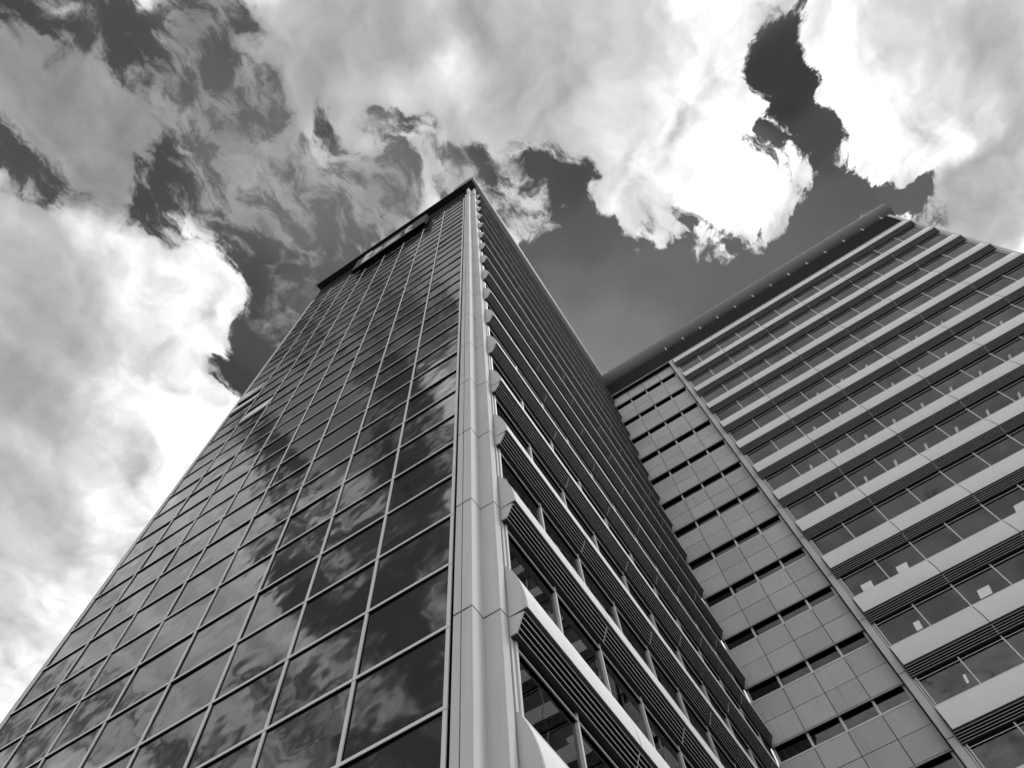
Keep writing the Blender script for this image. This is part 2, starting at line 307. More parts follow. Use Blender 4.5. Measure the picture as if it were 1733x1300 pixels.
sky = wn('ShaderNodeTexSky', sky_type='NISHITA')
sky.sun_disc = False
sky.sun_elevation = math.asin(SUN_DIR.z)
sky.sun_rotation = math.atan2(SUN_DIR.x, SUN_DIR.y)
sky.altitude = 100.0
sky.air_density = 1.0
sky.dust_density = 0.0
sky.ozone_density = 1.5
seps = wn('ShaderNodeSeparateColor')
wt.links.new(sky.outputs[0], seps.inputs[0])
red = wmath('MULTIPLY', wmath('POWER', seps.outputs['Red'], 1.25), SKY_GAIN)
red = wmath('ADD', red, wmath('MULTIPLY', wmath('MULTIPLY', veil, 10.0), wmath('ADD', 0.8, wmath('MULTIPLY', fine, 0.4))))
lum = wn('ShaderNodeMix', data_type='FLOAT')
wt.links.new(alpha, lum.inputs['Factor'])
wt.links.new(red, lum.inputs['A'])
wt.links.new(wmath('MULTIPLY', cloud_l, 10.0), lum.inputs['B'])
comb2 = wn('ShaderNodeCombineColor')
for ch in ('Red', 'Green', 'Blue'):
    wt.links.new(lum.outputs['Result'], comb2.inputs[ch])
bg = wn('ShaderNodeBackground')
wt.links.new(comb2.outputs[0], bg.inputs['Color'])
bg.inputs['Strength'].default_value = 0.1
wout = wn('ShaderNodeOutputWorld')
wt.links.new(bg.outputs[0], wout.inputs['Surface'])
world.cycles.sampling_method = 'MANUAL'
world.cycles.sample_map_resolution = 1024

# ---------------------------------------------------------------- materials
def mat_new(name):
    mt = bpy.data.materials.new(name)
    mt.use_nodes = True
    nt = mt.node_tree
    nt.nodes.clear()
    out = nt.nodes.new('ShaderNodeOutputMaterial')
    return mt, nt, out


def surface(name, base, rough=0.5, var=0.06, scale=1.2, streak=0.0, bump=0.0, piece=0.05, metallic=0.0, spec=0.5):
    """Opaque coated metal / board: base grey with cloudy wear, rain streaks and a tone per piece."""
    mt, nt, out = mat_new(name)
    N, Lk = nt.nodes, nt.links
    p = N.new('ShaderNodeBsdfPrincipled')
    p.inputs['Roughness'].default_value = rough
    p.inputs['Metallic'].default_value = metallic
    p.inputs['Specular IOR Level'].default_value = spec
    tcn = N.new('ShaderNodeTexCoord')
    geo = N.new('ShaderNodeNewGeometry')
    n1 = N.new('ShaderNodeTexNoise')
    n1.inputs['Scale'].default_value = scale
    n1.inputs['Detail'].default_value = 6.0
    n1.inputs['Roughness'].default_value = 0.6
    Lk.new(geo.outputs['Position'], n1.inputs['Vector'])
    mp = N.new('ShaderNodeMapping')
    mp.inputs['Scale'].default_value = (9.0, 9.0, 0.35)
    Lk.new(geo.outputs['Position'], mp.inputs['Vector'])
    n2 = N.new('ShaderNodeTexNoise')
    n2.inputs['Scale'].default_value = 1.0
    n2.inputs['Detail'].default_value = 5.0
    Lk.new(mp.outputs[0], n2.inputs['Vector'])
    oi = N.new('ShaderNodeObjectInfo')

    def mth(op, a, b):
        q = N.new('ShaderNodeMath')
        q.operation = op
        for i, vv in enumerate((a, b)):
            if isinstance(vv, (int, float)):
                q.inputs[i].default_value = vv
            else:
                Lk.new(vv, q.inputs[i])
        return q.outputs[0]
    f = mth('ADD', 1.0, mth('MULTIPLY', mth('SUBTRACT', n1.outputs['Fac'], 0.5), 2 * var))
    f = mth('SUBTRACT', f, mth('MULTIPLY', mth('MAXIMUM', mth('SUBTRACT', n2.outputs['Fac'], 0.52), 0.0), 3.0 * streak))
    f = mth('ADD', f, mth('MULTIPLY', mth('SUBTRACT', oi.outputs['Random'], 0.5), 2 * piece))
    v_ = mth('MULTIPLY', f, base)
    cb = N.new('ShaderNodeCombineColor')
    for ch in ('Red', 'Green', 'Blue'):
        Lk.new(v_, cb.inputs[ch])
    Lk.new(cb.outputs[0], p.inputs['Base Color'])
    if bump:
        n3 = N.new('ShaderNodeTexNoise')
        n3.inputs['Scale'].default_value = 40.0
        n3.inputs['Detail'].default_value = 3.0
        Lk.new(geo.outputs['Position'], n3.inputs['Vector'])
        b = N.new('ShaderNodeBump')
        b.inputs['Strength'].default_value = bump
        b.inputs['Distance'].default_value = 0.01
        Lk.new(n3.outputs['Fac'], b.inputs['Height'])
        Lk.new(b.outputs[0], p.inputs['Normal'])
    Lk.new(p.outputs[0], out.inputs['Surface'])
    return mt


def glass(name, ior, see_through, tint, dark, wave=0.02, soft=0.0):
    """Coated facade glass: mirror-like reflection by angle over a tinted pane."""
    mt, nt, out = mat_new(name)
    N, Lk = nt.nodes, nt.links
    geo = N.new('ShaderNodeNewGeometry')
    nz = N.new('ShaderNodeTexNoise')
    nz.inputs['Scale'].default_value = 0.9
    nz.inputs['Detail'].default_value = 1.5
    Lk.new(geo.outputs['Position'], nz.inputs['Vector'])
    b = N.new('ShaderNodeBump')
    b.inputs['Strength'].default_value = 1.0
    b.inputs['Distance'].default_value = wave
    Lk.new(nz.outputs['Fac'], b.inputs['Height'])
    fr = N.new('ShaderNodeFresnel')
    fr.inputs['IOR'].default_value = ior
    gl = N.new('ShaderNodeBsdfGlossy')
    gl.inputs['Color'].default_value = (0.92, 0.92, 0.92, 1)
    gl.inputs['Roughness'].default_value = soft
    Lk.new(b.outputs[0], gl.inputs['Normal'])
    df = N.new('ShaderNodeBsdfDiffuse')
    df.inputs['Color'].default_value = (dark, dark, dark, 1)
    body = df.outputs[0]
    fac = fr.outputs[0]
    if see_through:
        tr = N.new('ShaderNodeBsdfTransparent')
        tr.inputs['Color'].default_value = (tint, tint, tint, 1)
        body = tr.outputs[0]
        sub = N.new('ShaderNodeMath')
        sub.operation = 'SUBTRACT'
        sub.inputs[0].default_value = 1.0
        Lk.new(geo.outputs['Backfacing'], sub.inputs[1])
        mu = N.new('ShaderNodeMath')
        mu.operation = 'MULTIPLY'
        Lk.new(fac, mu.inputs[0])
        Lk.new(sub.outputs[0], mu.inputs[1])
        fac = mu.outputs[0]
    mx = N.new('ShaderNodeMixShader')
    Lk.new(fac, mx.inputs[0])
    Lk.new(body, mx.inputs[1])
    Lk.new(gl.outputs[0], mx.inputs[2])
    Lk.new(mx.outputs[0], out.inputs['Surface'])
    return mt


def emitter(name, strength):
    mt, nt, out = mat_new(name)
    e = nt.nodes.new('ShaderNodeEmission')
    e.inputs['Color'].default_value = (1, 1, 1, 1)
    e.inputs['Strength'].default_value = strength
    nt.links.new(e.outputs[0], out.inputs['Surface'])
    return mt


M = {
    'clad': surface('grey_cladding', 0.55, 0.75, 0.07, 0.8, 0.16, 0.02, 0.03, spec=0.1),
    'panel': surface('facade_panel', 0.48, 0.6, 0.10, 0.9, 0.2, 0.03, 0.09, spec=0.2),
    'white': surface('pale_coated_metal', 0.69, 0.7, 0.06, 0.7, 0.12, 0.0, 0.04, spec=0.12),
    'trim': surface('window_trim', 0.62, 0.5, 0.04, 1.5, 0.0, 0.0, 0.03, spec=0.3),
    'slat': surface('louvre_slat', 0.52, 0.6, 0.05, 2.0, spec=0.1),
    'dark': surface('black_coated_metal', 0.010, 0.7, 0.1, 1.0, spec=0.0),
    'dark_grey': surface('charcoal_soffit', 0.05, 0.7, 0.1, 1.0, spec=0.0),
    'parapet': surface('charcoal_parapet', 0.036, 0.7, 0.12, 1.2, 0.08, 0.05, 0.05, spec=0.0),
    'tube': surface('grey_roof_tube', 0.21, 0.6, 0.06, 0.6, 0.06, 0.0, 0.03, spec=0.1),
    'glass': glass('mirror_glass', 2.25, False, 0, 0.012, 0.02, 0.06),
    'clear': glass('window_glass', 1.75, True, 0.55, 0, 0.002),
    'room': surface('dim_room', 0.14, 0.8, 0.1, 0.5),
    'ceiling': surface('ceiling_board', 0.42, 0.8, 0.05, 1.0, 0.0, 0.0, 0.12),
    'vent': surface('ceiling_vent_black', 0.03, 0.7, 0.05, 1.0),
    'lamp': emitter('lit_lamp', 0.75),
    'board': surface('sign_board', 0.13, 0.7, 0.05, 0.5, 0.04, spec=0.0),
    'letter': surface('sign_letter', 0.52, 0.6, 0.03, 0.5, spec=0.0),
    'paving': surface('paving', 0.09, 0.8, 0.15, 0.3),
}


# ---------------------------------------------------------------- mesh helpers
class MB:
    def __init__(self):
        self.v, self.f, self.mi = [], [], []

    def poly(self, pts, mi=0):
        b = len(self.v)
        self.v += [tuple(p) for p in pts]
        self.f.append(tuple(range(b, b + len(pts))))
        self.mi.append(mi)

    def box(self, x0, x1, y0, y1, z0, z1, mi=0):
        b = len(self.v)
        self.v += [(x0, y0, z0), (x1, y0, z0), (x1, y1, z0), (x0, y1, z0), (x0, y0, z1), (x1, y0, z1), (x1, y1, z1), (x0, y1, z1)]
        for q in ((0, 3, 2, 1), (4, 5, 6, 7), (0, 1, 5, 4), (1, 2, 6, 5), (2, 3, 7, 6), (3, 0, 4, 7)):
            self.f.append(tuple(b + i for i in q))
            self.mi.append(mi)
        return self

    def prism(self, prof, T, s0, s1, mi=0):
        """Closed profile [(o, z)...] run from s0 to s1 through the mapping T(o, s, z)."""
        b, n = len(self.v), len(prof)
        self.v += [T(o, s0, z) for o, z in prof] + [T(o, s1, z) for o, z in prof]
        self.f.append(tuple(b + i for i in range(n)))
        self.f.append(tuple(b + n + i for i in reversed(range(n))))
        self.mi += [mi, mi]
        for i in range(n):
            j = (i + 1) % n
            self.f.append((b + i, b + n + i, b + n + j, b + j))
            self.mi.append(mi)
        return self


def mesh_of(name, mb, mats, smooth=False):
    me = bpy.data.meshes.new(name)
    me.from_pydata(mb.v, [], mb.f)
    me.polygons.foreach_set('material_index', mb.mi)
    for k in mats:
        me.materials.append(M[k])
    bm = bmesh.new()
    bm.from_mesh(me)
    bmesh.ops.recalc_face_normals(bm, faces=bm.faces)
    bm.to_mesh(me)
    bm.free()
    if smooth:
        me.polygons.foreach_set('use_smooth', [True] * len(me.polygons))
        me.set_sharp_from_angle(angle=math.radians(35))
    me.update()
    return me


def place(name, me, parent=None, loc=(0, 0, 0), rot=None):
    o = bpy.data.objects.new(name, me)
    col.objects.link(o)
    o.location = loc
    if rot:
        o.rotation_euler = rot
    o.parent = parent
    return o


def part(name, mb, mats, parent, smooth=False):
    if isinstance(mats, str):
        mats = [mats]
    return place(name, mesh_of(name, mb, mats, smooth), parent)


def thing(name, label, cat, loc=(0, 0, 0), group=None):
    o = bpy.data.objects.new(name, None)
    col.objects.link(o)
    o.location = loc
    o.empty_display_size = 0.5
    tag(o, label, cat, group)
    return o


def tag(o, label, cat, group=None):
    o['label'] = label
    o['category'] = cat
    if group:
        o['group'] = group


def curved_sheet(mb, line, T, s0, s1, th, mi=0):
    """Sheet of thickness th following a profile line [(o, z)...]."""
    inner = []
    for i, (o, z) in enumerate(line):
        a = line[max(i - 1, 0)]
        b = line[min(i + 1, len(line) - 1)]
        tx, tz = b[0] - a[0], b[1] - a[1]
        ln = math.hypot(tx, tz)
        nx, nz = tz / ln, -tx / ln
        inner.append((o + nx * th, z + nz * th))
    b0 = len(mb.v)
    n = len(line)
    for s in (s0, s1):
        mb.v += [T(o, s, z) for o, z in line] + [T(o, s, z) for o, z in inner]
    A, B, C2, D2 = b0, b0 + n, b0 + 2 * n, b0 + 3 * n
    for i in range(n - 1):
        mb.f += [(A + i, A + i + 1, C2 + i + 1, C2 + i), (B + i, D2 + i, D2 + i + 1, B + i + 1),
                 (A + i, B + i, B + i + 1, A + i + 1), (C2 + i, C2 + i + 1, D2 + i + 1, D2 + i)]
        mb.mi += [mi] * 4
    mb.f += [(A, C2, D2, B), (A + n - 1, B + n - 1, D2 + n - 1, C2 + n - 1)]
    mb.mi += [mi] * 2


# ---------------------------------------------------------------- measures
FL = 3.6                       # storey height
J0 = 65.943                    # height of the top seam of the sunshades
NK = 18


def J(k):
    return J0 - k * FL


WALL_B = 0.36                  # plane of the tower's flank
WALL_C = 24.254                # plane of the wing's front


def TB(o, s, z):               # o = distance out along +x, s = along the flank
    return (o, s, z)


def TC(o, s, z):               # the wing turns the same profile towards the viewer
    return (s, WALL_C + WALL_B - o, z)


# ---------------------------------------------------------------- setting
g = MB().box(-900, 900, -900, 900, -0.3, 0.0)
ground = part('ground', g, 'paving', None)
ground['kind'] = 'structure'

# ================================================================ TOWER
tower = thing('office_tower', 'tall glass-fronted corner office tower with louvred flank and stepped grey corner column', 'building')

# --- curtain wall of the front: panes, transoms, mullions
BAY_A, X_A = 2.0304, -0.5137
ZT = J0 - 0.18
pane_me = mesh_of('glass_pane', MB().box(-BAY_A / 2 + 0.03, BAY_A / 2 - 0.03, -0.012, 0.012, -0.87, 0.87), ['glass'])
tilted = {(7, 13): 0.075, (6, 15): 0.06, (7, 12): 0.03}
for b in range(8):
    for r in range(36):
        x = X_A - (b + 0.5) * BAY_A
        z = ZT - (r + 0.5) * 1.8
        rx = random.gauss(0, 0.0045)
        rz = random.gauss(0, 0.0045)
        y = 0.055
        if (b, r) in tilted:
            rx = -tilted[(b, r)]
            y = 0.02
        place('glass_pane', pane_me, tower, (x, y, z), (rx, 0, rz))
for b in range(9):
    x = X_A - b * BAY_A
    mb = MB()
    mb.box(x - 0.040, x + 0.040, 0.004, 0.075, 0.6, ZT + 0.05, 0)
    mb.box(x - 0.052, x + 0.052, 0.030, 0.090, 0.6, ZT + 0.04, 1)
    part('mullion', mb, ['trim', 'dark'], tower)
for r in range(37):
    z = ZT - r * 1.8
    mb = MB()
    mb.box(X_A - 8 * BAY_A - 0.045, X_A + 0.045, -0.004, 0.060, z - 0.035, z + 0.035, 0)
    mb.box(X_A - 8 * BAY_A - 0.040, X_A + 0.030, 0.012, 0.070, z - 0.048, z - 0.035, 1)  # black gasket strip; its colour also carries the shade under the transom
    part('transom', mb, ['trim', 'dark'], tower)
xl = X_A - 8 * BAY_A
for k in range(0, 19):
    z1 = J(k - 1) - 0.01 if k else J0 + 0.05
    part('edge_strip', MB().box(xl - 0.235, xl - 0.055, 0.0, 0.30, max(J(k) + 0.01, 0.02), z1), 'clad', tower)
mb = MB()
mb.box(xl - 0.22, -0.42, 0.11, 0.42, 0.0, ZT + 0.02)
mb.box(xl - 0.22, xl + 0.2, 0.42, 30.0, 0.0, ZT + 0.02)
part('wall', mb, 'dark', tower)

# --- parapet of the front and the overhanging eave
n = 4
w = (8 * BAY_A + 0.27) / n
for i in range(n):
    x0 = xl - 0.23 + i * w
    part('parapet_panel', MB().box(x0 + 0.008, x0 + w - 0.008, 0.10, 0.30, ZT + 0.04, 70.50), 'parapet', tower)
part('parapet_gutter', MB().box(xl - 0.20, -0.44, 0.13, 0.40, ZT + 0.03, 70.49), 'dark', tower)
mb = MB()
mb.box(xl - 0.45, 0.60, -0.46, 0.34, 70.52, 70.60, 0)
mb.box(xl - 0.45, -0.3, 0.34, 1.5, 70.52, 70.60, 0)
eave = part('eave', mb, 'dark_grey', tower)
part('fascia', MB().box(xl - 0.47, 0.62, -0.50, -0.462, 70.50, 70.66), 'tube', eave)
part('fascia', MB().box(xl - 0.50, xl - 0.452, -0.498, 1.5, 70.498, 70.66), 'tube', eave)

# --- stepped corner column, one set of panels for each storey
def column_shape(z0, z1, grow=0.0):
    mb = MB()
    e = grow
    ring = [(-0.222, 0.0 - e), (0.0 + e, 0.0 - e), (0.0 + e, 0.356 - e), (0.359 + e, 0.356 - e), (0.359 + e, 0.566), (0.31, 0.566), (0.31, 0.41), (-0.05, 0.41), (-0.05, 0.05), (-0.222, 0.05)]
    nn = len(ring)
    mb.v = [(x, y, z0) for x, y in ring] + [(x, y, z1) for x, y in ring]
    mb.f = [tuple(range(nn)), tuple(range(nn, 2 * nn))] + [(i, (i + 1) % nn, nn + (i + 1) % nn, nn + i) for i in range(nn)]
    mb.mi = [0] * len(mb.f)
    return mb


for k in range(0, 19):
    z0 = max(J(k) + 0.023, 0.0)
    z1 = J(k - 1) - 0.023 if k else J0 + 1.05
    part('column_panel', column_shape(z0, z1), 'clad', tower)
    part('column_strip', MB().box(-0.402, -0.246, 0.0, 0.05, z0, z1), 'clad', tower)
part('column_cap', column_shape(J0 + 1.35, 70.50, 0.01), 'clad', tower)
mb = MB()
mb.box(-0.415, -0.055, 0.035, 0.55, 0.0, 70.4)
mb.box(-0.056, 0.30, 0.415, 0.60, 0.0, 70.4)
part('column_core', mb, 'dark', tower)


# --- sunshades: curved cover, black louvre box, slats
COVER = [(0.385, 1.50), (0.46, 1.37), (0.535, 1.21), (0.605, 1.01), (0.665, 0.79), (0.71, 0.56), (0.738, 0.36), (0.752, 0.18), (0.757, 0.045)]
SLATS = [(0.690, -0.052), (0.648, -0.165), (0.601, -0.262), (0.552, -0.358), (0.504, -0.455)]
BODY = [(0.34, 1.46), (0.40, 1.44), (0.52, 1.18), (0.64, 0.78), (0.715, 0.35), (0.735, 0.06), (0.735, 0.030), (0.672, -0.035), (0.486, -0.452), (0.486, -0.478), (0.34, -0.478)]
CAP_TOP = [(0.37, 1.50)] + COVER + [(0.755, 0.028), (0.37, 0.012)]
CAP_LOW = [(0.37, -0.012), (0.684, -0.045), (0.506, -0.470), (0.37, -0.470)]


def sunshade(parent, T, s0, s1, joints, k, cap0, cap1):
    z = J(k)
    mv = lambda prof: [(o, zz + z) for o, zz in prof]
    a = s0 + (0.03 if cap0 else 0)
    c = s1 - (0.03 if cap1 else 0)
    body = part('sunshade', MB().prism(mv(BODY), T, a, c), 'dark', parent)
    # charcoal lip and soffit of the box
    mb = MB()
    mb.prism(mv([(0.487, -0.479), (0.487, -0.492), (0.345, -0.492), (0.345, -0.479)]), T, a, c)
    mb.prism(mv([(0.742, 0.044), (0.742, 0.018), (0.690, -0.036), (0.680, -0.036), (0.730, 0.028), (0.730, 0.044)]), T, a, c)
    part('soffit', mb, 'dark_grey', body)
    ends = [a] + [j for j in joints if a < j < c] + [c]
    for p0, p1 in zip(ends[:-1], ends[1:]):
        mb = MB()
        curved_sheet(mb, mv(COVER), T, p0 + 0.020, p1 - 0.020, 0.018)
        part('cover_panel', mb, 'white', body, True)
        # one end bracket of the louvre in each field
        if p0 > a:
            mb = MB()
            mb.prism(mv([(0.69, -0.05), (0.505, -0.462), (0.488, -0.455), (0.672, -0.04)]), T, p0 - 0.012, p0 + 0.012)
            part('louvre_bracket', mb, 'slat', body)
    for o, zz in SLATS:
        mb = MB()
        mb.prism([(o - 0.012, z + zz + 0.010), (o + 0.004, z + zz + 0.010), (o + 0.004, z + zz - 0.010), (o - 0.003, z + zz - 0.010), (o - 0.012, z + zz - 0.002)], T, a, c)
        part('slat', mb, 'slat', body)
    for cap, e0, e1 in ((cap0, s0, s0 + 0.028), (cap1, s1 - 0.028, s1)):
        if cap:
            mb = MB()
            mb.prism(mv(CAP_TOP), T, e0, e1)
            part('end_plate', mb, 'clad', body)
            mb = MB()
            mb.prism(mv(CAP_LOW), T, e0, e1)
            part('end_plate', mb, 'clad', body)
    return body


def ribbon_windows(parent, T, m0, pitch, nb, k, pane):
    """Panes, head and sill of one storey's ribbon window."""
    z = J(k)
    z_lo, z_hi = z - FL + 1.47, z - 0.50
    s0, s1 = m0, m0 + nb * pitch
    for i in range(nb):
        s = m0 + (i + 0.5) * pitch
        p = T(0.335, s, (z_lo + z_hi) / 2)
        o = place('window_pane', pane, parent, p)
        o.rotation_euler = (random.gauss(0, 0.0015), random.gauss(0, 0.0015), random.gauss(0, 0.0015))
    mb = MB()
    mb.prism([(0.385, z - 0.69), (0.415, z - 0.69), (0.415, z - 0.668), (0.385, z - 0.668)], T, s0, s1, 0)
    mb.prism([(0.30, z - 0.685), (0.384, z - 0.685), (0.384, z - 0.672), (0.36, z - 0.672), (0.36, z - 0.50), (0.30, z - 0.50)], T, s0, s1, 1)
    part('window_head', mb, ['trim', 'dark'], parent)
    mb = MB()
    mb.prism([(0.30, z_lo - 0.02), (0.40, z_lo - 0.02), (0.40, z_lo + 0.06), (0.30, z_lo + 0.06)], T, s0, s1)
    part('window_sill', mb, 'trim', parent)


M0_B, P_B, NB_B = 0.75, 2.0125, 11
S_B0, S_B1 = 0.60, WALL_C - 0.02
pane_b = mesh_of('window_pane', MB().box(-0.008, 0.008, -P_B / 2 + 0.005, P_B / 2 - 0.005, -0.82, 0.82), ['clear'])
for k in range(NK):
    sunshade(tower, TB, S_B0, S_B1, [0.78 + 4.03 * i for i in range(1, 6)], k, True, False)
    if k < NK - 1:
        ribbon_windows(tower, TB, M0_B, P_B, NB_B, k, pane_b)
for i in range(NB_B + 1):
    y = M0_B + i * P_B
    part('window_mullion', MB().box(0.30, 0.405, y - 0.03, y + 0.03, 2.0, J0 - 0.45), 'trim', tower)
part('window_jamb', MB().box(0.30, 0.372, 0.612, 0.690, 2.0, J0 - 0.45), 'clad', tower)
part('window_jamb', MB().box(0.30, 0.362, M0_B + NB_B * P_B + 0.04, WALL_C + 0.30, 2.0, J0 - 0.45), 'dark_grey', tower)  # clad jamb coloured dark, so its sunlit patches read as corner shade
# storey floors, rooms and back wall behind the flank's windows
for k in range(NK):
    z = J(k)
    mb = MB()
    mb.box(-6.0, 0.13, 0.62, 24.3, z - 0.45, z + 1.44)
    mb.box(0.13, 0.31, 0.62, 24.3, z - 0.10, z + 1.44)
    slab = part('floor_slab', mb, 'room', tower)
    if 11 <= k <= 16:
        # tiles and slotted vents of the ceiling next to the glass
        y = 1.93 - 0.93
        i = 0
        while y < 14.0:
            part('ceiling_tile', MB().box(-0.52, 0.125, y + 0.006, y + 0.614, z - 0.480, z - 0.452), 'ceiling', slab)
            mb = MB()
            for q in range(5):
                mb.box(-0.52, 0.125, y + 0.625 + q * 0.062, y + 0.655 + q * 0.062, z - 0.475, z - 0.452)
            part('ceiling_vent', mb, 'vent', slab)
            y += 0.93
            i += 1
part('core_wall', MB().box(-6.4, -6.0, 0.6, 24.3, 0.0, J0 + 1.0), 'room', tower)
part('wall', MB().box(-6.0, 0.30, 0.6, 24.3, 0.0, 2.2), 'dark', tower)

# --- top of the flank: charcoal parapet, roof tube
part('parapet_panel', MB().box(0.05, 0.33, 0.62, WALL_C + 0.2, J0 + 1.45, 70.38), 'parapet', tower)
part('parapet_lip', MB().box(0.33, 0.40, 0.61, WALL_C - 0.05, J0 + 1.62, J0 + 1.66), 'trim', tower)
TUBE_R, TUBE_IN, TUBE_Z = 1.12, 0.65, 72.05


def tube_segment(parent, T, s0, s1, nseg=56):
    mb = MB()
    prof = [(WALL_B - TUBE_IN + TUBE_R * math.cos(2 * math.pi * i / nseg), TUBE_Z + TUBE_R * math.sin(2 * math.pi * i / nseg)) for i in range(nseg)]
    mb.prism(prof, T, s0, s1)
    part('roof_tube', mb, 'tube', parent, True)


yy = -0.44
while yy < WALL_C + 0.3:
    y1 = min(yy + 4.03, WALL_C + 0.65)
    tube_segment(tower, TB, yy + 0.006, y1 - 0.006)
    yy += 4.03
part('tube_core', MB().prism([(WALL_B - TUBE_IN + 1.08 * math.cos(2 * math.pi * i / 24), TUBE_Z + 1.08 * math.sin(2 * math.pi * i / 24)) for i in range(24)], TB, -0.40, WALL_C + 0.6), 'dark', tower)
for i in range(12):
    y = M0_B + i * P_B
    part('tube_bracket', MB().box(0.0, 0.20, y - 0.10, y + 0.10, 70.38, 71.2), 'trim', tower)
part('roof', MB().box(xl - 0.2, 0.05, 0.3, 40.0, 69.2, 69.4), 'parapet', tower)

# ================================================================ WING
wing = thing('office_wing', 'office wing right of the tower with rows of pale curved sunshades above ribbon windows', 'building', (0, 0, 0))
M0_C, P_C, NB_C = 7.68, 2.02, 12
S_C0, S_C1 = 7.55, 32.06
pane_c = mesh_of('window_pane', MB().box(-P_C / 2 + 0.005, P_C / 2 - 0.005, -0.008, 0.008, -0.82, 0.82), ['clear'])
for k in range(NK):
    sunshade(wing, TC, S_C0, S_C1, [7.66 + 4.06 * i for i in range(1, 6)], k, False, True)
    if k < NK - 1:
        ribbon_windows(wing, TC, M0_C, P_C, NB_C, k, pane_c)
for i in range(NB_C + 1):
    x = M0_C + i * P_C
    part('window_mullion', MB().box(x - 0.03, x + 0.03, WALL_C - 0.045, WALL_C + 0.06, 2.0, J0 - 0.45), 'trim', wing)
for i in range(NB_C + 1):
    x = M0_C + i * P_C
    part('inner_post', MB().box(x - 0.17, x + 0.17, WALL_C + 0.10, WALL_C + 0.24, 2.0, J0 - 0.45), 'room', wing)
part('window_jamb', MB().box(7.53, 7.61, WALL_C - 0.01, WALL_C + 0.06, 2.0, J0 - 0.45), 'clad', wing)
for k in range(NK):
    z = J(k)
    part('floor_slab', MB().box(7.3, 32.2, WALL_C + 0.055, WALL_C + 7.0, z - 0.50, z + 1.44), 'ceiling', wing)
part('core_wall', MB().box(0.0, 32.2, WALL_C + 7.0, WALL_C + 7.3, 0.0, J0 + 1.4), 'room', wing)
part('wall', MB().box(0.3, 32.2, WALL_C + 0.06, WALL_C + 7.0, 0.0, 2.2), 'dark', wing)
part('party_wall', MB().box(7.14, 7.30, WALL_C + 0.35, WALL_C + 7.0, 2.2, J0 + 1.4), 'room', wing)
for k in range(NK):
    z1 = J(k - 1) - 0.008 if k else 70.40
    part('corner_strip', MB().box(32.08, 32.36, WALL_C - 0.01, WALL_C + 0.5, J(k) + 0.008, z1), 'clad', wing)
part('end_wall', MB().box(32.0, 32.30, WALL_C + 0.5, WALL_C + 16, 0.0, 70.3), 'clad', wing)
for k in range(NK):
    z1 = J(k - 1) - 0.018 if k else J0 + 1.52
    part('pilaster_panel', MB().box(7.165, 7.50, WALL_C - 0.05, WALL_C + 0.42, J(k) + 0.018, z1), 'clad', wing)
part('pilaster_core', MB().box(7.18, 7.49, WALL_C - 0.03, WALL_C + 0.40, 0.2, J0 + 1.5), 'dark', wing)
part('pilaster_groove', MB().box(7.145, 7.164, WALL_C + 0.10, WALL_C + 0.42, 0.2, J0 + 1.5), 'dark', wing)
# panelled bay in the inner corner: two panels high, four wide, a slot window under each storey
Y_P = 24.64
XJ = [0.40, 2.19, 3.86, 5.53, 7.13]
slot_pane = mesh_of('slot_pane', MB().box(-0.82, 0.82, -0.008, 0.008, -0.49, 0.49), ['clear'])
for k in range(NK):
    z = J(k)
    rows = [(-0.10, 1.20), (1.20, 2.50)] if k else [(-0.10, 1.50)]
    for i in range(4):
        for (a, c) in rows:
            part('cladding_panel', MB().box(XJ[i] + 0.018, XJ[i + 1] - 0.018, Y_P + 0.012 * random.random(), Y_P + 0.042, z + a + 0.017, z + c - 0.017), 'panel', wing)
        o = place('slot_pane', slot_pane, wing, ((XJ[i] + XJ[i + 1]) / 2, Y_P + 0.26, z - 0.60))
        o.scale = ((XJ[i + 1] - XJ[i]) / 1.64, 1, 1)
    part('slot_lip', MB().box(0.40, 7.13, Y_P + 0.002, Y_P + 0.06, z - 0.165, z - 0.112), 'panel', wing)
    part('slot_sill', MB().box(0.40, 7.13, Y_P + 0.004, Y_P + 0.45, z - 1.095, z - 1.005), 'trim', wing)
    for i in range(5):
        x = XJ[i] + (0.06 if i == 0 else -0.06 if i == 4 else 0)
        part('slot_mullion', MB().box(x - 0.06, x + 0.06, Y_P + 0.16, Y_P + 0.30, z - 1.0, z - 0.12), 'trim', wing)
    part('wall', MB().box(0.38, 7.14, Y_P + 0.045, Y_P + 0.50, z - 0.11, z + 2.50 if k else z + 1.5), 'dark', wing)
    part('floor_slab', MB().box(0.38, 7.14, Y_P + 0.50, Y_P + 6.0, z - 0.12, z + 1.3), 'ceiling', wing)
# parapet, lip, roof tube with brackets
part('parapet_soffit', MB().box(0.40, 7.14, WALL_C + 0.02, Y_P + 0.3, J0 + 1.51, J0 + 1.60), 'dark_grey', wing)
for i in range(8):
    x0 = 0.36 + i * 3.965
    part('parapet_panel', MB().box(x0 + 0.006, x0 + 3.965 - 0.006, WALL_C + 0.02, WALL_C + 0.25, J0 + 1.66, 70.40), 'parapet', wing)
part('parapet_gutter', MB().box(0.36, 32.05, WALL_C + 0.04, WALL_C + 0.26, J0 + 1.45, 70.39), 'dark', wing)
part('parapet_lip', MB().box(0.42, 32.07, WALL_C - 0.06, WALL_C + 0.02, J0 + 1.60, J0 + 1.645), 'trim', wing)
xx = -0.29
while xx < 33.0:
    x1 = min(xx + 4.03, 33.0)
    tube_segment(wing, TC, xx + 0.006, x1 - 0.006)
    xx += 4.03
part('tube_core', MB().prism([(WALL_B - TUBE_IN + 1.08 * math.cos(2 * math.pi * i / 24), TUBE_Z + 1.08 * math.sin(2 * math.pi * i / 24)) for i in range(24)], TC, -0.2, 32.97), 'dark', wing)
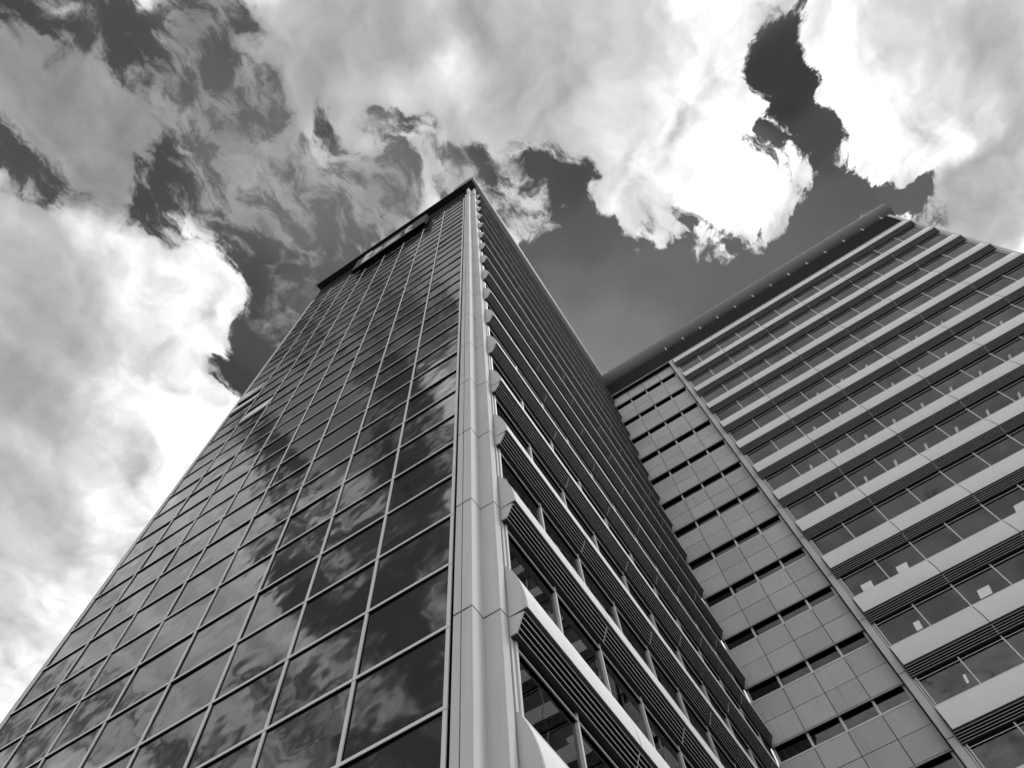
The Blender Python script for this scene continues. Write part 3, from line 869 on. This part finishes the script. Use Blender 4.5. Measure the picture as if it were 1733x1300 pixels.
for i in range(13):
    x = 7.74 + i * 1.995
    br = part('tube_bracket', MB().box(x - 0.045, x + 0.045, WALL_C + 0.05, WALL_C + 0.15, 70.40, 71.3), 'trim', wing)  # pale metal also stands for glints of light between parapet and tube
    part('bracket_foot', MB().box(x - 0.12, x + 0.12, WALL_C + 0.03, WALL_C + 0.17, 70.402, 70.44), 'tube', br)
part('roof', MB().box(0.05, 32.2, WALL_C + 0.3, WALL_C + 16, 69.2, 69.4), 'parapet', wing)

# ================================================================ SIGN
sign = thing('roof_sign', 'long grey sign box with white letters under the eave of the glass front', 'sign', (-8.03, -0.3, 63.55))
SX0, SX1, SZ0, SZ1, SY = -11.85, -4.22, 63.55, 67.80, -0.45


def spart(name, mb, mats, parent=sign):
    o = part(name, mb, mats, parent)
    o.matrix_parent_inverse = Matrix.Translation((8.03, 0.3, -63.55))
    return o


spart('sign_board', MB().box(SX0, SX1, SY, SY + 0.33, SZ0, SZ1), 'board')
mb = MB()
mb.box(SX0 - 0.02, SX1 + 0.02, SY - 0.01, SY + 0.34, SZ0 - 0.05, SZ0 - 0.002)
spart('sign_frame', mb, 'dark')
for x in (-11.0, -8.0, -5.0):
    spart('sign_bracket', MB().box(x - 0.05, x + 0.05, SY + 0.33, 0.12, 66.6, 66.8), 'dark')


def letter(ch, x0, x1, z0, z1):
    cu = bpy.data.curves.new('letter_curve', 'FONT')
    cu.body = ch
    cu.extrude = 0.02
    cu.offset = 0.035
    cu.resolution_u = 6
    tmp = bpy.data.objects.new('letter_tmp', cu)
    col.objects.link(tmp)
    dg = bpy.context.evaluated_depsgraph_get()
    me = bpy.data.meshes.new_from_object(tmp.evaluated_get(dg))
    bpy.data.objects.remove(tmp)
    bpy.data.curves.remove(cu)
    xs = [v.co.x for v in me.vertices]
    ys = [v.co.y for v in me.vertices]
    ax, bx, ay, by = min(xs), max(xs), min(ys), max(ys)
    for v in me.vertices:
        v.co = (x0 + (v.co.x - ax) / (bx - ax) * (x1 - x0), SY - 0.022 - v.co.z, z0 + (v.co.y - ay) / (by - ay) * (z1 - z0))
    me.materials.clear()
    me.materials.append(M['letter'])
    me.update()
    o = place('sign_letter', me, sign)
    o.matrix_parent_inverse = Matrix.Translation((8.03, 0.3, -63.55))
    o['label'] = 'white letter ' + ch
    return o


letter('b', -10.92, -8.76, 63.72, 67.70)
letter('s', -8.58, -6.72, 63.72, 66.20)
letter('t', -6.48, -5.55, 63.72, 67.20)

# ================================================================ CEILING LIGHTS seen through the wing's windows
ORD = ['first', 'second', 'third', 'fourth', 'fifth', 'sixth', 'seventh', 'eighth', 'ninth', 'tenth', 'eleventh', 'twelfth']


def strip_light(k, i):
    x = M0_C + (i + 0.52) * P_C
    z = J(k) - 0.50
    t = thing('ceiling_light', 'narrow ceiling light in the %s window from the pilaster, %s window row below the roof' % (ORD[i], ORD[k]), 'light', (x, 25.05, z), 'narrow ceiling lights in the wing')
    mb = MB()
    mb.box(-0.10, -0.085, -0.05, 1.25, -0.06, -0.001)
    mb.box(0.085, 0.10, -0.05, 1.25, -0.06, -0.001)
    mb.box(-0.085, 0.085, -0.05, -0.035, -0.06, -0.001)
    part('housing', mb, 'trim', t)
    part('tube_lamp', MB().box(-0.082, 0.082, -0.03, 1.24, -0.03, -0.004), 'lamp', t)
    mb = MB()
    for q in range(9):
        mb.box(-0.084, 0.084, 0.02 + q * 0.13, 0.055 + q * 0.13, -0.055, -0.031)
    part('louvre_blade', mb, 'trim', t)


for k, bays in ((4, (3, 4, 5, 7, 8)), (5, (2, 3, 5, 6, 7, 8, 9)), (6, (1, 2, 3, 4, 5, 6, 7, 8)), (7, (1, 2, 3, 4, 5, 6, 7))):
    for i in bays:
        strip_light(k, i)
for k, x, wd, wh in ((9, 8.42, 0.62, 'square ceiling light in the first window beside the pilaster, tenth row'), (9, 10.50, 0.62, 'square ceiling light in the second window beside the pilaster, tenth row'), (9, 17.20, 0.62, 'square ceiling light in the fifth window from the pilaster, tenth row'), (10, 9.30, 0.32, 'short ceiling light at the edge of the first window, eleventh row'), (10, 12.68, 0.62, 'square ceiling light in the third window from the pilaster, eleventh row'), (11, 9.52, 0.12, 'thin sliver of ceiling light in the first window, twelfth row')):
    t = thing('ceiling_light', wh, 'light', (x, 25.34, J(k) - 0.50), 'square ceiling lights in the wing')
    mb = MB()
    mb.box(-0.012, wd + 0.012, -0.012, 0.0, -0.03, -0.001)
    mb.box(-0.012, 0.0, 0.0, 0.64, -0.03, -0.001)
    mb.box(wd, wd + 0.012, 0.0, 0.64, -0.03, -0.001)
    part('housing', mb, 'trim', t)
    part('diffuser', MB().box(0.0, wd, 0.0, 0.62, -0.022, -0.004), 'lamp', t)
